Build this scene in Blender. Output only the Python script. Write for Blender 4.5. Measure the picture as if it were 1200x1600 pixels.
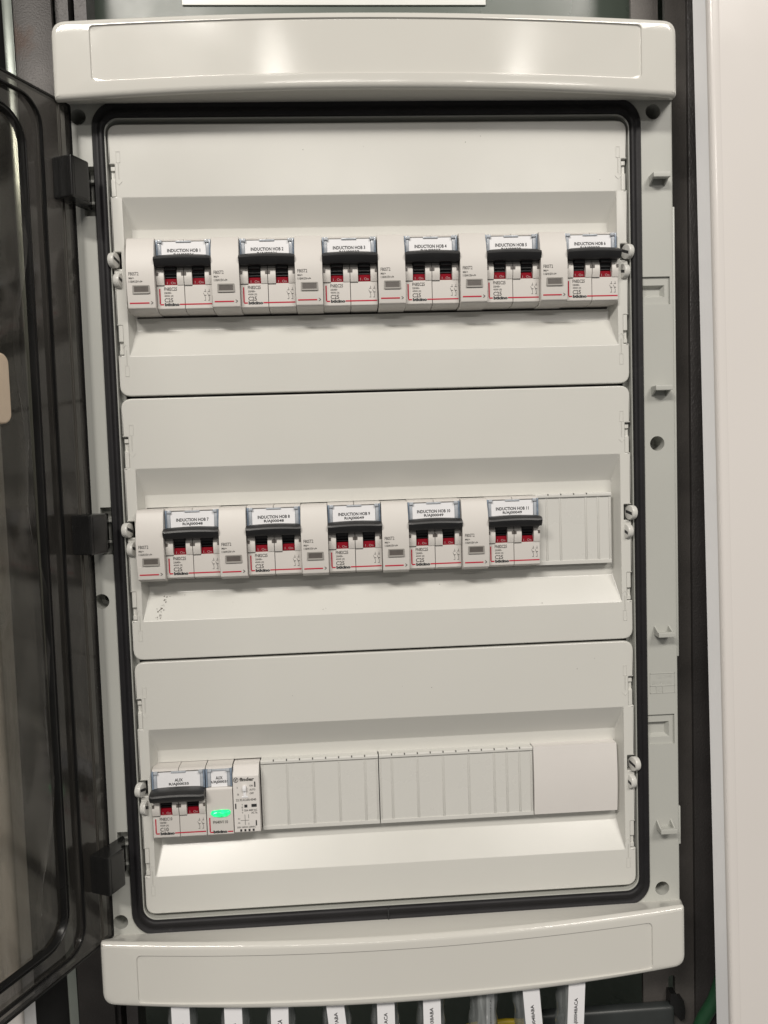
import bpy, bmesh, math, random
from mathutils import Vector, Matrix
random.seed(7)
MM = 0.001
for o in list(bpy.data.objects):
    bpy.data.objects.remove(o)
scene = bpy.context.scene
COL = scene.collection
PI = math.pi

# ------------------------------------------------------------------ camera
F_PX = 1300.0
CR = ((0.99776178, 0.05704342, 0.03489226),      # columns: right, forward, up
      (-0.05903462, 0.99651188, 0.05898297),
      (-0.03140596, -0.06091081, 0.99764901))
CC = (-31.066, -550.855, 40.293)
cam_d = bpy.data.cameras.new('camera')
cam = bpy.data.objects.new('camera', cam_d)
COL.objects.link(cam)
cam.matrix_world = Matrix(((CR[0][0], CR[0][2], -CR[0][1], CC[0] * MM),
                           (CR[1][0], CR[1][2], -CR[1][1], CC[1] * MM),
                           (CR[2][0], CR[2][2], -CR[2][1], CC[2] * MM),
                           (0, 0, 0, 1)))
cam_d.sensor_fit = 'VERTICAL'
cam_d.sensor_height = 36.0
cam_d.lens = 36.0 * F_PX / 1600.0
cam_d.clip_start = 0.01
cam_d.clip_end = 50
scene.camera = cam


def P(px, py, Y=0.0):
    """photo pixel -> (x, z) in mm on the plane at depth Y"""
    a, b = (px - 600) / F_PX, -(py - 800) / F_PX
    d = [CR[i][0] * a + CR[i][1] + CR[i][2] * b for i in range(3)]
    t = (Y - CC[1]) / d[1]
    return CC[0] + t * d[0], CC[2] + t * d[2]


# ------------------------------------------------------------------ light
world = bpy.data.worlds.new('World')
scene.world = world
world.use_nodes = True
bg = world.node_tree.nodes['Background']
bg.inputs[0].default_value = (1.0, 0.965, 0.92, 1)
bg.inputs[1].default_value = 0.135


def area(name, loc, target, sx, sy, power, col=(1.0, 0.945, 0.872)):
    d = bpy.data.lights.new(name, 'AREA')
    d.shape = 'RECTANGLE'
    d.size, d.size_y, d.energy, d.color = sx, sy, power, col
    o = bpy.data.objects.new(name, d)
    COL.objects.link(o)
    o.location = loc
    o.rotation_euler = (Vector(target) - Vector(loc)).to_track_quat('-Z', 'Y').to_euler()
    return o


area('ceiling_lamp', (-1.0, -2.25, 1.72), (0, 0, 0), 1.2, 0.22, 58)
area('ceiling_lamp', (1.3, -2.4, 2.05), (0.1, 0, 0), 1.2, 0.6, 46)
area('ceiling_lamp', (-0.25, -2.5, 1.44), (-0.05, 0, 0.2), 0.085, 0.03, 0.6)
area('ceiling_lamp', (0.78, -2.5, 1.44), (0.1, 0, 0.2), 0.085, 0.03, 0.6)
area('ceiling_lamp', (0.0, -4.6, 1.65), (0, 0, 0.2), 0.9, 0.14, 11)
area('ceiling_lamp', (1.3, -4.6, 1.65), (0, 0, 0.2), 0.9, 0.14, 11)

scene.view_settings.view_transform = 'Standard'
scene.view_settings.look = 'None'
scene.view_settings.exposure = 0.0
scene.view_settings.gamma = 1.0
scene.view_settings.use_curve_mapping = False
scene.render.engine = 'CYCLES'
scene.render.resolution_x, scene.render.resolution_y = 768, 1024


# ------------------------------------------------------------------ materials
def nt(name):
    m = bpy.data.materials.new(name)
    m.use_nodes = True
    t = m.node_tree
    return m, t, t.nodes, t.links, t.nodes['Principled BSDF']


def plastic(name, col, rough=0.3, var=0.04, scale=18.0, bump=0.0, bscale=1500.0, wave=0.0,
            dirt=0.0, dirtcol=(0.25, 0.21, 0.16), spec=0.5, metal=0.0, rvar=0.1):
    m, t, N, L, b = nt(name)
    tc = N.new('ShaderNodeTexCoord')
    n1 = N.new('ShaderNodeTexNoise')
    n1.inputs['Scale'].default_value = scale
    n1.inputs['Detail'].default_value = 5
    L.new(tc.outputs['Object'], n1.inputs['Vector'])
    r = N.new('ShaderNodeValToRGB')
    r.color_ramp.elements[0].position = 0.3
    r.color_ramp.elements[1].position = 0.7
    r.color_ramp.elements[0].color = tuple(c * (1 - var) for c in col) + (1,)
    r.color_ramp.elements[1].color = tuple(min(1, c * (1 + var)) for c in col) + (1,)
    L.new(n1.outputs['Fac'], r.inputs['Fac'])
    out = r.outputs['Color']
    if dirt > 0:
        n2 = N.new('ShaderNodeTexNoise')
        n2.inputs['Scale'].default_value = 55
        n2.inputs['Detail'].default_value = 9
        n2.inputs['Roughness'].default_value = 0.75
        L.new(tc.outputs['Object'], n2.inputs['Vector'])
        rr = N.new('ShaderNodeValToRGB')
        rr.color_ramp.elements[0].position = 0.62
        rr.color_ramp.elements[1].position = 0.80
        rr.color_ramp.elements[0].color = (0, 0, 0, 1)
        rr.color_ramp.elements[1].color = (dirt, dirt, dirt, 1)
        L.new(n2.outputs['Fac'], rr.inputs['Fac'])
        mx = N.new('ShaderNodeMix')
        mx.data_type = 'RGBA'
        L.new(rr.outputs['Color'], mx.inputs['Factor'])
        L.new(out, mx.inputs[6])
        mx.inputs[7].default_value = dirtcol + (1,)
        out = mx.outputs[2]
    L.new(out, b.inputs['Base Color'])
    n3 = N.new('ShaderNodeTexNoise')
    n3.inputs['Scale'].default_value = 35
    n3.inputs['Detail'].default_value = 6
    L.new(tc.outputs['Object'], n3.inputs['Vector'])
    mr = N.new('ShaderNodeMapRange')
    mr.inputs['To Min'].default_value = max(0.02, rough - rvar)
    mr.inputs['To Max'].default_value = min(1, rough + rvar)
    L.new(n3.outputs['Fac'], mr.inputs['Value'])
    L.new(mr.outputs['Result'], b.inputs['Roughness'])
    b.inputs['Specular IOR Level'].default_value = spec
    b.inputs['Metallic'].default_value = metal
    last = None
    if bump > 0:
        n4 = N.new('ShaderNodeTexNoise')
        n4.inputs['Scale'].default_value = bscale
        n4.inputs['Detail'].default_value = 3
        L.new(tc.outputs['Object'], n4.inputs['Vector'])
        bp = N.new('ShaderNodeBump')
        bp.inputs['Strength'].default_value = bump
        bp.inputs['Distance'].default_value = 0.0004
        L.new(n4.outputs['Fac'], bp.inputs['Height'])
        last = bp
    if wave > 0:
        n5 = N.new('ShaderNodeTexNoise')
        n5.inputs['Scale'].default_value = 14
        n5.inputs['Detail'].default_value = 1
        L.new(tc.outputs['Object'], n5.inputs['Vector'])
        bp2 = N.new('ShaderNodeBump')
        bp2.inputs['Strength'].default_value = wave
        bp2.inputs['Distance'].default_value = 0.004
        L.new(n5.outputs['Fac'], bp2.inputs['Height'])
        if last:
            L.new(last.outputs['Normal'], bp2.inputs['Normal'])
        last = bp2
    if last:
        L.new(last.outputs['Normal'], b.inputs['Normal'])
    return m


def smoke(name, tint, haze=0.12, hazecol=(0.10, 0.095, 0.085), rough=0.06, ior=1.49, scratches=True):
    m, t, N, L, b = nt(name)
    N.remove(b)
    out = N['Material Output']
    tr = N.new('ShaderNodeBsdfTransparent')
    tr.inputs[0].default_value = tint + (1,)
    df = N.new('ShaderNodeBsdfDiffuse')
    df.inputs[0].default_value = hazecol + (1,)
    gl = N.new('ShaderNodeBsdfGlossy')
    gl.inputs[0].default_value = (1, 1, 1, 1)
    gl.inputs['Roughness'].default_value = rough
    fr = N.new('ShaderNodeFresnel')
    ge = N.new('ShaderNodeNewGeometry')
    io = N.new('ShaderNodeMapRange')
    io.inputs['To Min'].default_value = ior
    io.inputs['To Max'].default_value = 1.0 / ior
    L.new(ge.outputs['Backfacing'], io.inputs['Value'])
    L.new(io.outputs['Result'], fr.inputs['IOR'])
    m1 = N.new('ShaderNodeMixShader')
    m2 = N.new('ShaderNodeMixShader')
    if scratches:
        tc = N.new('ShaderNodeTexCoord')
        mp = N.new('ShaderNodeMapping')
        mp.inputs['Scale'].default_value = (1, 1, 0.25)
        n = N.new('ShaderNodeTexNoise')
        n.inputs['Scale'].default_value = 60
        n.inputs['Detail'].default_value = 8
        n.inputs['Distortion'].default_value = 1.5
        r = N.new('ShaderNodeValToRGB')
        r.color_ramp.elements[0].position = 0.45
        r.color_ramp.elements[0].color = (haze * 0.6,) * 3 + (1,)
        r.color_ramp.elements[1].position = 0.8
        r.color_ramp.elements[1].color = (min(1, haze * 3),) * 3 + (1,)
        L.new(tc.outputs['Object'], mp.inputs['Vector'])
        L.new(mp.outputs['Vector'], n.inputs['Vector'])
        L.new(n.outputs['Fac'], r.inputs['Fac'])
        L.new(r.outputs['Color'], m1.inputs['Fac'])
    else:
        m1.inputs['Fac'].default_value = haze
    L.new(tr.outputs[0], m1.inputs[1])
    L.new(df.outputs[0], m1.inputs[2])
    L.new(fr.outputs[0], m2.inputs['Fac'])
    L.new(m1.outputs[0], m2.inputs[1])
    L.new(gl.outputs[0], m2.inputs[2])
    L.new(m2.outputs[0], out.inputs['Surface'])
    return m


M = {}
M['grey'] = plastic('light_grey_plastic', (0.60, 0.595, 0.56), 0.22, 0.015, 9, bump=0.05, wave=0.07, rvar=0.06)
M['cap'] = plastic('cap_plastic', (0.61, 0.60, 0.56), 0.10, 0.015, 9, bump=0.02, wave=0.06, rvar=0.035)
M['frame'] = plastic('frame_plastic', (0.44, 0.445, 0.415), 0.34, 0.02, 12, bump=0.08)
M['white'] = plastic('device_plastic', (0.61, 0.585, 0.555), 0.42, 0.015, 30, bump=0.10, bscale=2500)
M['blank'] = plastic('blank_plastic', (0.60, 0.595, 0.565), 0.28, 0.015, 20, bump=0.05)
M['card'] = plastic('card_white', (0.66, 0.635, 0.61), 0.6, 0.02, 20, bump=0.05)
M['black'] = plastic('black_plastic', (0.017, 0.017, 0.018), 0.38, 0.15, 60, bump=0.12, bscale=1200)
M['toggle'] = plastic('toggle_black', (0.012, 0.012, 0.014), 0.3, 0.1, 60)
M['hinge'] = plastic('hinge_black', (0.010, 0.010, 0.010), 0.25, 0.15, 60)
M['rubber'] = plastic('gasket_rubber', (0.009, 0.0085, 0.010), 0.55, 0.25, 40, bump=0.2, bscale=300, dirt=0.5, dirtcol=(0.085, 0.08, 0.08), spec=0.35)
M['red'] = plastic('flag_red', (0.20, 0.004, 0.012), 0.5, 0.08, 60, spec=0.05)
M['redink'] = plastic('red_ink', (0.46, 0.02, 0.045), 0.6, 0.05, 60, spec=0.2)
M['ink'] = plastic('black_ink', (0.02, 0.02, 0.022), 0.6, 0.1, 60)
M['greyink'] = plastic('grey_ink', (0.09, 0.085, 0.08), 0.6, 0.1, 60)
M['paper'] = plastic('tag_paper', (0.80, 0.80, 0.82), 0.5, 0.01, 60)
M['whiteink'] = plastic('white_ink', (0.42, 0.30, 0.30), 0.5, 0.02, 60)
M['bezel'] = plastic('bezel_grey', (0.30, 0.285, 0.265), 0.4, 0.03, 60)
M['winglass'] = plastic('window_dark', (0.11, 0.098, 0.09), 0.25, 0.1, 200)
M['blueclear'] = plastic('blue_grey_plastic', (0.20, 0.25, 0.32), 0.18, 0.2, 300)
M['paleclear'] = plastic('pale_clear_plastic', (0.42, 0.45, 0.49), 0.2, 0.1, 300)
M['door'] = smoke('smoked_plastic', (0.30, 0.29, 0.275), 0.55, (0.055, 0.052, 0.047), 0.12)
M['pane'] = smoke('smoked_pane', (0.66, 0.64, 0.60), 0.13, (0.10, 0.096, 0.088), 0.08)
M['ribsmoke'] = plastic('smoked_rib', (0.05, 0.046, 0.04), 0.5, 0.1, 60, spec=0.3)
M['doorline'] = plastic('smoked_dark_edge', (0.008, 0.008, 0.008), 0.3, 0.2, 60, spec=0.25)
M['film'] = smoke('protective_film', (0.95, 0.95, 0.94), 0.045, (0.30, 0.29, 0.275), 0.4, 1.06)
M['clear'] = smoke('clear_sleeve', (0.80, 0.82, 0.82), 0.3, (0.42, 0.44, 0.44), 0.1, 1.5)
M['steel'] = plastic('painted_steel', (0.10, 0.092, 0.086), 0.45, 0.25, 25, bump=0.6, bscale=900, dirt=0.5, dirtcol=(0.05, 0.025, 0.012), metal=0.25)
M['darksteel'] = plastic('dark_steel', (0.05, 0.046, 0.045), 0.42, 0.2, 25, bump=0.8, bscale=800, dirt=0.4, dirtcol=(0.015, 0.012, 0.01), metal=0.2)
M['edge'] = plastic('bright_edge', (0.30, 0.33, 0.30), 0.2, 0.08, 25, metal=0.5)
M['greenwall'] = plastic('pale_green_paint', (0.085, 0.105, 0.087), 0.3, 0.05, 10, dirt=0.1)
M['darkgreen'] = plastic('dark_green_pvc', (0.02, 0.075, 0.035), 0.35, 0.1, 40)
M['whitepaint'] = plastic('white_enamel', (0.70, 0.67, 0.645), 0.16, 0.012, 6, wave=0.05, dirt=0.02, rvar=0.04)
M['litlip'] = plastic('white_enamel_lit_lip', (0.84, 0.84, 0.85), 0.12, 0.012, 6, wave=0.05, rvar=0.03)  # same enamel, lightened to paint the brightness of the lit fold
M['cable'] = plastic('cable_sheath', (0.03, 0.032, 0.033), 0.5, 0.2, 60)
M['greycable'] = plastic('grey_cable', (0.23, 0.24, 0.24), 0.45, 0.1, 60)
M['yellow'] = plastic('yellow_pvc', (0.55, 0.40, 0.03), 0.4, 0.05, 60)
M['beige'] = plastic('beige_plastic', (0.62, 0.50, 0.38), 0.35, 0.05, 60)
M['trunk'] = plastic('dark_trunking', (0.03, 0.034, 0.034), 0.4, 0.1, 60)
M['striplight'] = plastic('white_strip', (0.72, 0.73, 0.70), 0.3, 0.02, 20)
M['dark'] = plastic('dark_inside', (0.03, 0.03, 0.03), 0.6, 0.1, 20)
M['core'] = plastic('hole_inside', (0.30, 0.30, 0.28), 0.5, 0.1, 20)


def led_mat():
    m, t, N, L, b = nt('green_led_lens')
    tc = N.new('ShaderNodeTexCoord')
    n = N.new('ShaderNodeTexVoronoi')
    n.inputs['Scale'].default_value = 380
    r = N.new('ShaderNodeValToRGB')
    r.color_ramp.elements[0].color = (0.0, 0.42, 0.12, 1)
    r.color_ramp.elements[1].color = (0.02, 1.0, 0.32, 1)
    r.color_ramp.elements[0].position = 0.05
    r.color_ramp.elements[1].position = 0.75
    L.new(tc.outputs['Object'], n.inputs['Vector'])
    L.new(n.outputs['Distance'], r.inputs['Fac'])
    b.inputs['Base Color'].default_value = (0.02, 0.5, 0.15, 1)
    b.inputs['Roughness'].default_value = 0.1
    L.new(r.outputs['Color'], b.inputs['Emission Color'])
    b.inputs['Emission Strength'].default_value = 1.1
    return m


M['led'] = led_mat()

# ------------------------------------------------------------------ mesh helpers (mm)


def finish(name, bm, smooth=35):
    bmesh.ops.recalc_face_normals(bm, faces=bm.faces)
    for v in bm.verts:
        v.co *= MM
    me = bpy.data.meshes.new(name)
    bm.to_mesh(me)
    bm.free()
    for p in me.polygons:
        p.use_smooth = True
    me.set_sharp_from_angle(angle=math.radians(smooth))
    return me


def link(name, me, mat, parent=None, loc=(0, 0, 0), rot=(0, 0, 0)):
    if mat is not None and not me.materials:
        me.materials.append(M[mat])
    o = bpy.data.objects.new(name, me)
    COL.objects.link(o)
    o.parent = parent
    o.location = tuple(c * MM for c in loc)
    o.rotation_euler = rot
    if name in WN:
        md = o.modifiers.new('weighted', 'WEIGHTED_NORMAL')
        md.keep_sharp = True
        md.weight = 100
    return o


WN = {'cover_panel', 'top_cap', 'bottom_cap', 'frame', 'pole_body', 'body', 'plate', 'edge_lip', 'top_lip', 'bottom_lip', 'sheet', 'front_sheet', 'hinge_block', 'hinge_arm', 'latch_hook', 'strip'}


def tag(o, label, cat, group=None):
    o['label'] = label
    o['category'] = cat
    if group:
        o['group'] = group
    return o


def empty(name, label, cat, loc, group=None):
    o = bpy.data.objects.new(name, None)
    COL.objects.link(o)
    o.empty_display_size = 0.02
    o.location = tuple(c * MM for c in loc)
    return tag(o, label, cat, group)


def box(bm, x0, x1, y0, y1, z0, z1, bev=0.0, seg=2):
    r = bmesh.ops.create_cube(bm, size=1)
    vs = r['verts']
    for v in vs:
        v.co = Vector((x0 + (v.co.x + .5) * (x1 - x0), y0 + (v.co.y + .5) * (y1 - y0), z0 + (v.co.z + .5) * (z1 - z0)))
    if bev > 0:
        es = list({e for v in vs for e in v.link_edges})
        bmesh.ops.bevel(bm, geom=es, offset=bev, segments=seg, profile=0.5, affect='EDGES')


def prism(bm, prof, x0, x1, bev=0.0, seg=2):
    """closed (y,z) profile extruded along x"""
    a = [bm.verts.new((x0, y, z)) for y, z in prof]
    b = [bm.verts.new((x1, y, z)) for y, z in prof]
    n = len(prof)
    fs = [bm.faces.new(a), bm.faces.new(b[::-1])]
    for i in range(n):
        fs.append(bm.faces.new((a[i], b[i], b[(i + 1) % n], a[(i + 1) % n])))
    if bev > 0:
        es = list(fs[0].edges) + list(fs[1].edges)
        bmesh.ops.bevel(bm, geom=es, offset=bev, segments=seg, profile=0.5, affect='EDGES')


def cyl(bm, c, axis, r, h, n=24, r2=None, caps=True):
    q = Vector(axis).normalized().to_track_quat('Z', 'Y').to_matrix().to_4x4()
    mat = Matrix.Translation(Vector(c) + Vector(axis).normalized() * h / 2) @ q
    return bmesh.ops.create_cone(bm, cap_ends=caps, segments=n, radius1=r, radius2=r if r2 is None else r2, depth=h, matrix=mat)['verts']


def tube(bm, pts, r, n=12):
    pts = [Vector(p) for p in pts]
    rings = []
    for i, p in enumerate(pts):
        t = (pts[min(i + 1, len(pts) - 1)] - pts[max(i - 1, 0)]).normalized()
        q = t.to_track_quat('Z', 'Y')
        rr = r[i] if isinstance(r, (list, tuple)) else r
        rings.append([bm.verts.new(p + q @ Vector((rr * math.cos(2 * PI * k / n), rr * math.sin(2 * PI * k / n), 0))) for k in range(n)])
    for a, b in zip(rings, rings[1:]):
        for k in range(n):
            bm.faces.new((a[k], a[(k + 1) % n], b[(k + 1) % n], b[k]))
    bm.faces.new(rings[0][::-1])
    bm.faces.new(rings[-1])


def rrect(x0, x1, z0, z1, r, n=6):
    """rounded rectangle, counter-clockwise in (x,z)"""
    pts = []
    for cx, cz, a0 in ((x1 - r, z1 - r, 0), (x0 + r, z1 - r, 90), (x0 + r, z0 + r, 180), (x1 - r, z0 + r, 270)):
        for k in range(n + 1):
            a = math.radians(a0 + 90 * k / n)
            pts.append((cx + r * math.cos(a), cz + r * math.sin(a)))
    return pts


def circle(cx, cz, r, n=28):
    return [(cx + r * math.cos(2 * PI * k / n), cz + r * math.sin(2 * PI * k / n)) for k in range(n)]


def rectl(x0, x1, z0, z1):
    return [(x1, z1), (x0, z1), (x0, z0), (x1, z0)]


def fillet(poly, rad, n=5):
    out = []
    N = len(poly)
    for i in range(N):
        r = rad[i] if isinstance(rad, (list, tuple)) else rad
        p = Vector(poly[i])
        a, b = Vector(poly[i - 1]) - p, Vector(poly[(i + 1) % N]) - p
        if r <= 0:
            out.append(tuple(p))
            continue
        la, lb = a.length, b.length
        a, b = a / la, b / lb
        ang = a.angle(b)
        d = min(r / math.tan(ang / 2), la * .49, lb * .49)
        r = d * math.tan(ang / 2)
        p0, p1 = p + a * d, p + b * d
        for k in range(n + 1):
            t = k / n
            out.append(tuple((p0 * (1 - t) + p * t) * (1 - t) + (p * (1 - t) + p1 * t) * t))
    return out


def offset(poly, d):
    """inward offset of a counter-clockwise loop"""
    out = []
    N = len(poly)
    for i in range(N):
        p = Vector(poly[i])
        a, b = p - Vector(poly[i - 1]), Vector(poly[(i + 1) % N]) - p
        if a.length < 1e-6:
            a = b
        if b.length < 1e-6:
            b = a
        a, b = a.normalized(), b.normalized()
        n = Vector((-a.y, a.x)) + Vector((-b.y, b.x))
        n = n / max(0.6, n.dot(Vector((-b.y, b.x))))
        out.append(tuple(p + n * d))
    return out


def loop(bm, pts, y):
    return [bm.verts.new((x, y if not callable(y) else y(x, z), z)) for x, z in pts]


def bridge(bm, a, b):
    n = len(a)
    for i in range(n):
        bm.faces.new((a[i], a[(i + 1) % n], b[(i + 1) % n], b[i]))


def fill(bm, loops):
    es = []
    for l in loops:
        for i in range(len(l)):
            e = bm.edges.get((l[i], l[(i + 1) % len(l)])) or bm.edges.new((l[i], l[(i + 1) % len(l)]))
            es.append(e)
    bmesh.ops.triangle_fill(bm, use_beauty=True, use_dissolve=False, edges=es)


def softloops(bm, pts, y0, r, sign=1, n=3):
    """rim rounding: from the wall at y0+r (outer) to the face at y0, moving inward by r; returns (wall loop, face loop)"""
    prev = first = None
    for k in range(n + 1):
        a = (PI / 2) * k / n
        l = loop(bm, offset(pts, sign * r * (1 - math.cos(a))), y0 + r * (1 - math.sin(a)))
        if prev:
            bridge(bm, prev, l)
        else:
            first = l
        prev = l
    return first, prev


TXT = {}


def text_mesh(s, w, h, bold=0.0):
    key = (s, w, h, bold)
    if key in TXT:
        return TXT[key]
    cu = bpy.data.curves.new('lettering', 'FONT')
    cu.body = s
    cu.resolution_u = 2
    cu.offset = bold
    cu.size = 1
    ob = bpy.data.objects.new('lettering', cu)
    COL.objects.link(ob)
    bpy.context.view_layer.update()
    dg = bpy.context.evaluated_depsgraph_get()
    me = bpy.data.meshes.new_from_object(ob.evaluated_get(dg))
    bpy.data.objects.remove(ob)
    bpy.data.curves.remove(cu)
    xs = [v.co.x for v in me.vertices]
    ys = [v.co.y for v in me.vertices]
    x0, x1, y0, y1 = min(xs), max(xs), min(ys), max(ys)
    for v in me.vertices:
        v.co = ((v.co.x - x0) / max(1e-6, x1 - x0) * w * MM, 0, (v.co.y - y0) / (y1 - y0) * h * MM)
    me.name = 'lettering'
    TXT[key] = me
    return me


def text(parent, s, x, y, z, w, h, mat='ink', bold=0.0, rot=(0, 0, 0), name='lettering'):
    me = text_mesh(s, w, h, bold)
    if me.materials and me.materials[0] != M[mat]:
        me = me.copy()
        me.materials.clear()
    return link(name, me, mat, parent, (x, y, z), rot)


CACHE = {}


def shared(key, build, mat, smooth=35):
    if key not in CACHE:
        bm = bmesh.new()
        build(bm)
        CACHE[key] = finish(key, bm, smooth)
        CACHE[key].materials.append(M[mat])
    return CACHE[key]


# ------------------------------------------------------------------ setting
def one(name, build, mat, parent=None, smooth=35):
    bm = bmesh.new()
    build(bm)
    o = link(name, finish(name, bm, smooth), mat, parent)
    if parent is not None and parent.parent is None and parent.location.length > 0:
        o.location = -parent.location
    return o


def wall_build(b):
    # wall sheet, turning back into the deep cable space under the enclosure
    sec = [(70, 520), (70, -318), (330, -318), (330, -640), (-10, -640)]
    v = [[b.verts.new((x, y, z)) for y, z in sec] for x in (-420, 420)]
    for i in range(len(sec) - 1):
        b.faces.new((v[0][i], v[1][i], v[1][i + 1], v[0][i + 1]))


wall = one('wall', wall_build, 'greenwall')
wall['kind'] = 'structure'

# white sheet-metal panels on either side
def sheet_panel(name, sx, xt, xb, label, wdt=260, yf=-23):
    root = empty(name, label, 'panel', (xb, 0, -450))
    def face(bm):
        prof = []
        # section in (x,y): front sheet, rounded edge, folded return
        sec = [(wdt, yf + 0.5), (7.6, yf + 0.5), (6.9, yf + 0.42), (6.4, yf + 0.1)] + [(3.6 - 3.6 * math.sin(a * PI / 16), yf + 3.6 - 3.6 * math.cos(a * PI / 16)) for a in range(9)]
        rows = []
        for z, xo in ((-450, xb), (450, xt)):
            rows.append([bm.verts.new((xo + sx * x, y, z)) for x, y in sec])
        for i in range(len(sec) - 1):
            bm.faces.new((rows[0][i], rows[0][i + 1], rows[1][i + 1], rows[1][i]))
    o = one('front_sheet', face, 'whitepaint', root, 50)
    def lip(bm):
        sec = [(0, yf + 3.6), (-4.5, yf + 12), (-2, yf + 14), (3, yf + 5)]
        rows = []
        for z, xo in ((-450, xb), (450, xt)):
            rows.append([bm.verts.new((xo + sx * x, y, z)) for x, y in sec])
        for i in range(len(sec) - 1):
            bm.faces.new((rows[0][i], rows[0][i + 1], rows[1][i + 1], rows[1][i]))
    one('folded_edge', lip, 'litlip', root)
    return root


sheet_panel('white_panel', 1, 211.0, 225.5, 'white enamelled sheet panel with folded edge beside the frame side with latch hooks')
sheet_panel('white_panel', -1, -255.0, -254.0, 'white enamelled sheet panel partly hidden behind the smoked door', yf=2)

# steel uprights
def upright_right():
    root = empty('steel_upright', 'dark steel upright with slots between enclosure and white sheet panel', 'upright', (200, 30, -450))
    def fr(bm):
        slots = [fillet(rectl(202, 207, z, z + 26), 2.4, 5) for z in (336, -372)] + [fillet(rectl(203.5, 206.5, -412, -404), 1.2, 4)]
        outer = rectl(183, 221.5, -450, 450)
        L0 = loop(bm, outer, 30)
        L1 = loop(bm, outer, 33)
        bridge(bm, L0, L1)
        hs = []
        for s in slots:
            a = loop(bm, s, 30)
            b = loop(bm, s, 34)
            bridge(bm, a, b)
            hs.append(a)
        fill(bm, [L0] + hs)
    one('front_face', fr, 'steel', root)
    one('side_flange', lambda b: box(b, 221.6, 262, 27, 31, -450, 450, 0.8), 'darksteel', root)
upright_right()


def rust_steel():
    m = plastic('rust_spotted_steel', (0.042, 0.038, 0.036), 0.45, 0.25, 25, bump=0.6, bscale=900, metal=0.25)
    N, L = m.node_tree.nodes, m.node_tree.links
    b = N['Principled BSDF']
    src = b.inputs['Base Color'].links[0].from_socket
    x, z = P(36, 62, 29.7)
    tc = N.new('ShaderNodeTexCoord')
    ns = N.new('ShaderNodeTexNoise')
    ns.inputs['Scale'].default_value = 140
    ns.inputs['Detail'].default_value = 6
    L.new(tc.outputs['Object'], ns.inputs['Vector'])
    vm = N.new('ShaderNodeVectorMath')
    vm.operation = 'DISTANCE'
    vm.inputs[1].default_value = ((x - 4) * MM, 0.030, z * MM)
    L.new(tc.outputs['Object'], vm.inputs[0])
    ma = N.new('ShaderNodeMath')
    ma.operation = 'MULTIPLY_ADD'
    ma.inputs[1].default_value = 0.022
    L.new(ns.outputs['Fac'], ma.inputs[0])
    L.new(vm.outputs['Value'], ma.inputs[2])
    mr = N.new('ShaderNodeMapRange')
    mr.inputs['From Min'].default_value = 0.016
    mr.inputs['From Max'].default_value = 0.024
    mr.inputs['To Min'].default_value = 0.92
    mr.inputs['To Max'].default_value = 0.0
    L.new(ma.outputs[0], mr.inputs['Value'])
    mx = N.new('ShaderNodeMix')
    mx.data_type = 'RGBA'
    L.new(mr.outputs['Result'], mx.inputs['Factor'])
    L.new(src, mx.inputs[6])
    mx.inputs[7].default_value = (0.035, 0.017, 0.009, 1)
    L.new(mx.outputs[2], b.inputs['Base Color'])
    return m


M['ruststeel'] = rust_steel()


def upright_left():
    root = empty('steel_upright', 'grey rough steel upright with a rust stain behind the door hinge side', 'upright', (-205, 30, -450))
    def slab(x0, x1, y0, y1):
        def f(bm):
            box(bm, x0, x1, y0, y1, -450, 450, 0.6)
            for v in bm.verts:
                v.co.x -= 4.5 * v.co.z / 450
        return f
    one('front_face', slab(-229.3, -204.3, 30, 34), 'ruststeel', root)
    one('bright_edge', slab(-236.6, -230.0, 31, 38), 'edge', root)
    one('channel', lambda b: (box(b, -207, -198.5, 36, 60, -450, 450), box(b, -195, -187, 38, 60, -450, 450)), 'darksteel', root)
    one('gap_shade_sheet', lambda b: box(b, -300, -215, 58, 62, -450, 450), 'dark', root)  # dark sheet added to paint the black shade of the gap
upright_left()

tag(one('strip', lambda b: box(b, -128, 90, 68.6, 69.6, 368.6, 394, 0.3), 'striplight'),  # flat white bar painting a tube lamp's reflection on the wall
    'white tube-lamp reflection painted as a flat strip on the pale green wall above the enclosure', 'strip')

# ------------------------------------------------------------------ enclosure
BRD = empty('distribution_board', 'light grey three-row electrical enclosure with its smoked door standing open', 'enclosure', (0, 0, -316))
PITCH = 173.13


def bpart(name, build, mat, smooth=35):
    return one(name, build, mat, BRD, smooth)


def sub(name, build, mat, parent, smooth=35):
    bm = bmesh.new()
    build(bm)
    return link(name, finish(name, bm, smooth), mat, parent)


def back_box(bm):
    for a in ((-197, -194, 4, 66, -305, 305), (194, 197, 4, 66, -305, 305), (-194, 194, 4, 66, 302, 305), (-194, 194, 4, 66, -305, -302), (-194, 194, 63, 66, -302, 302)):
        box(bm, *a)


bpart('back_box', back_box, 'frame')

HOLES = [(186, 264.3), (186.4, 46.4), (186.4, -262.8), (-185.6, 263.8), (-186.6, -45.7), (-185.2, -263)]
SOCK = [217.5, 0.5, -216.5]
POCK = [(157.3, 139.0), (-139.4, -160.4)]


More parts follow.
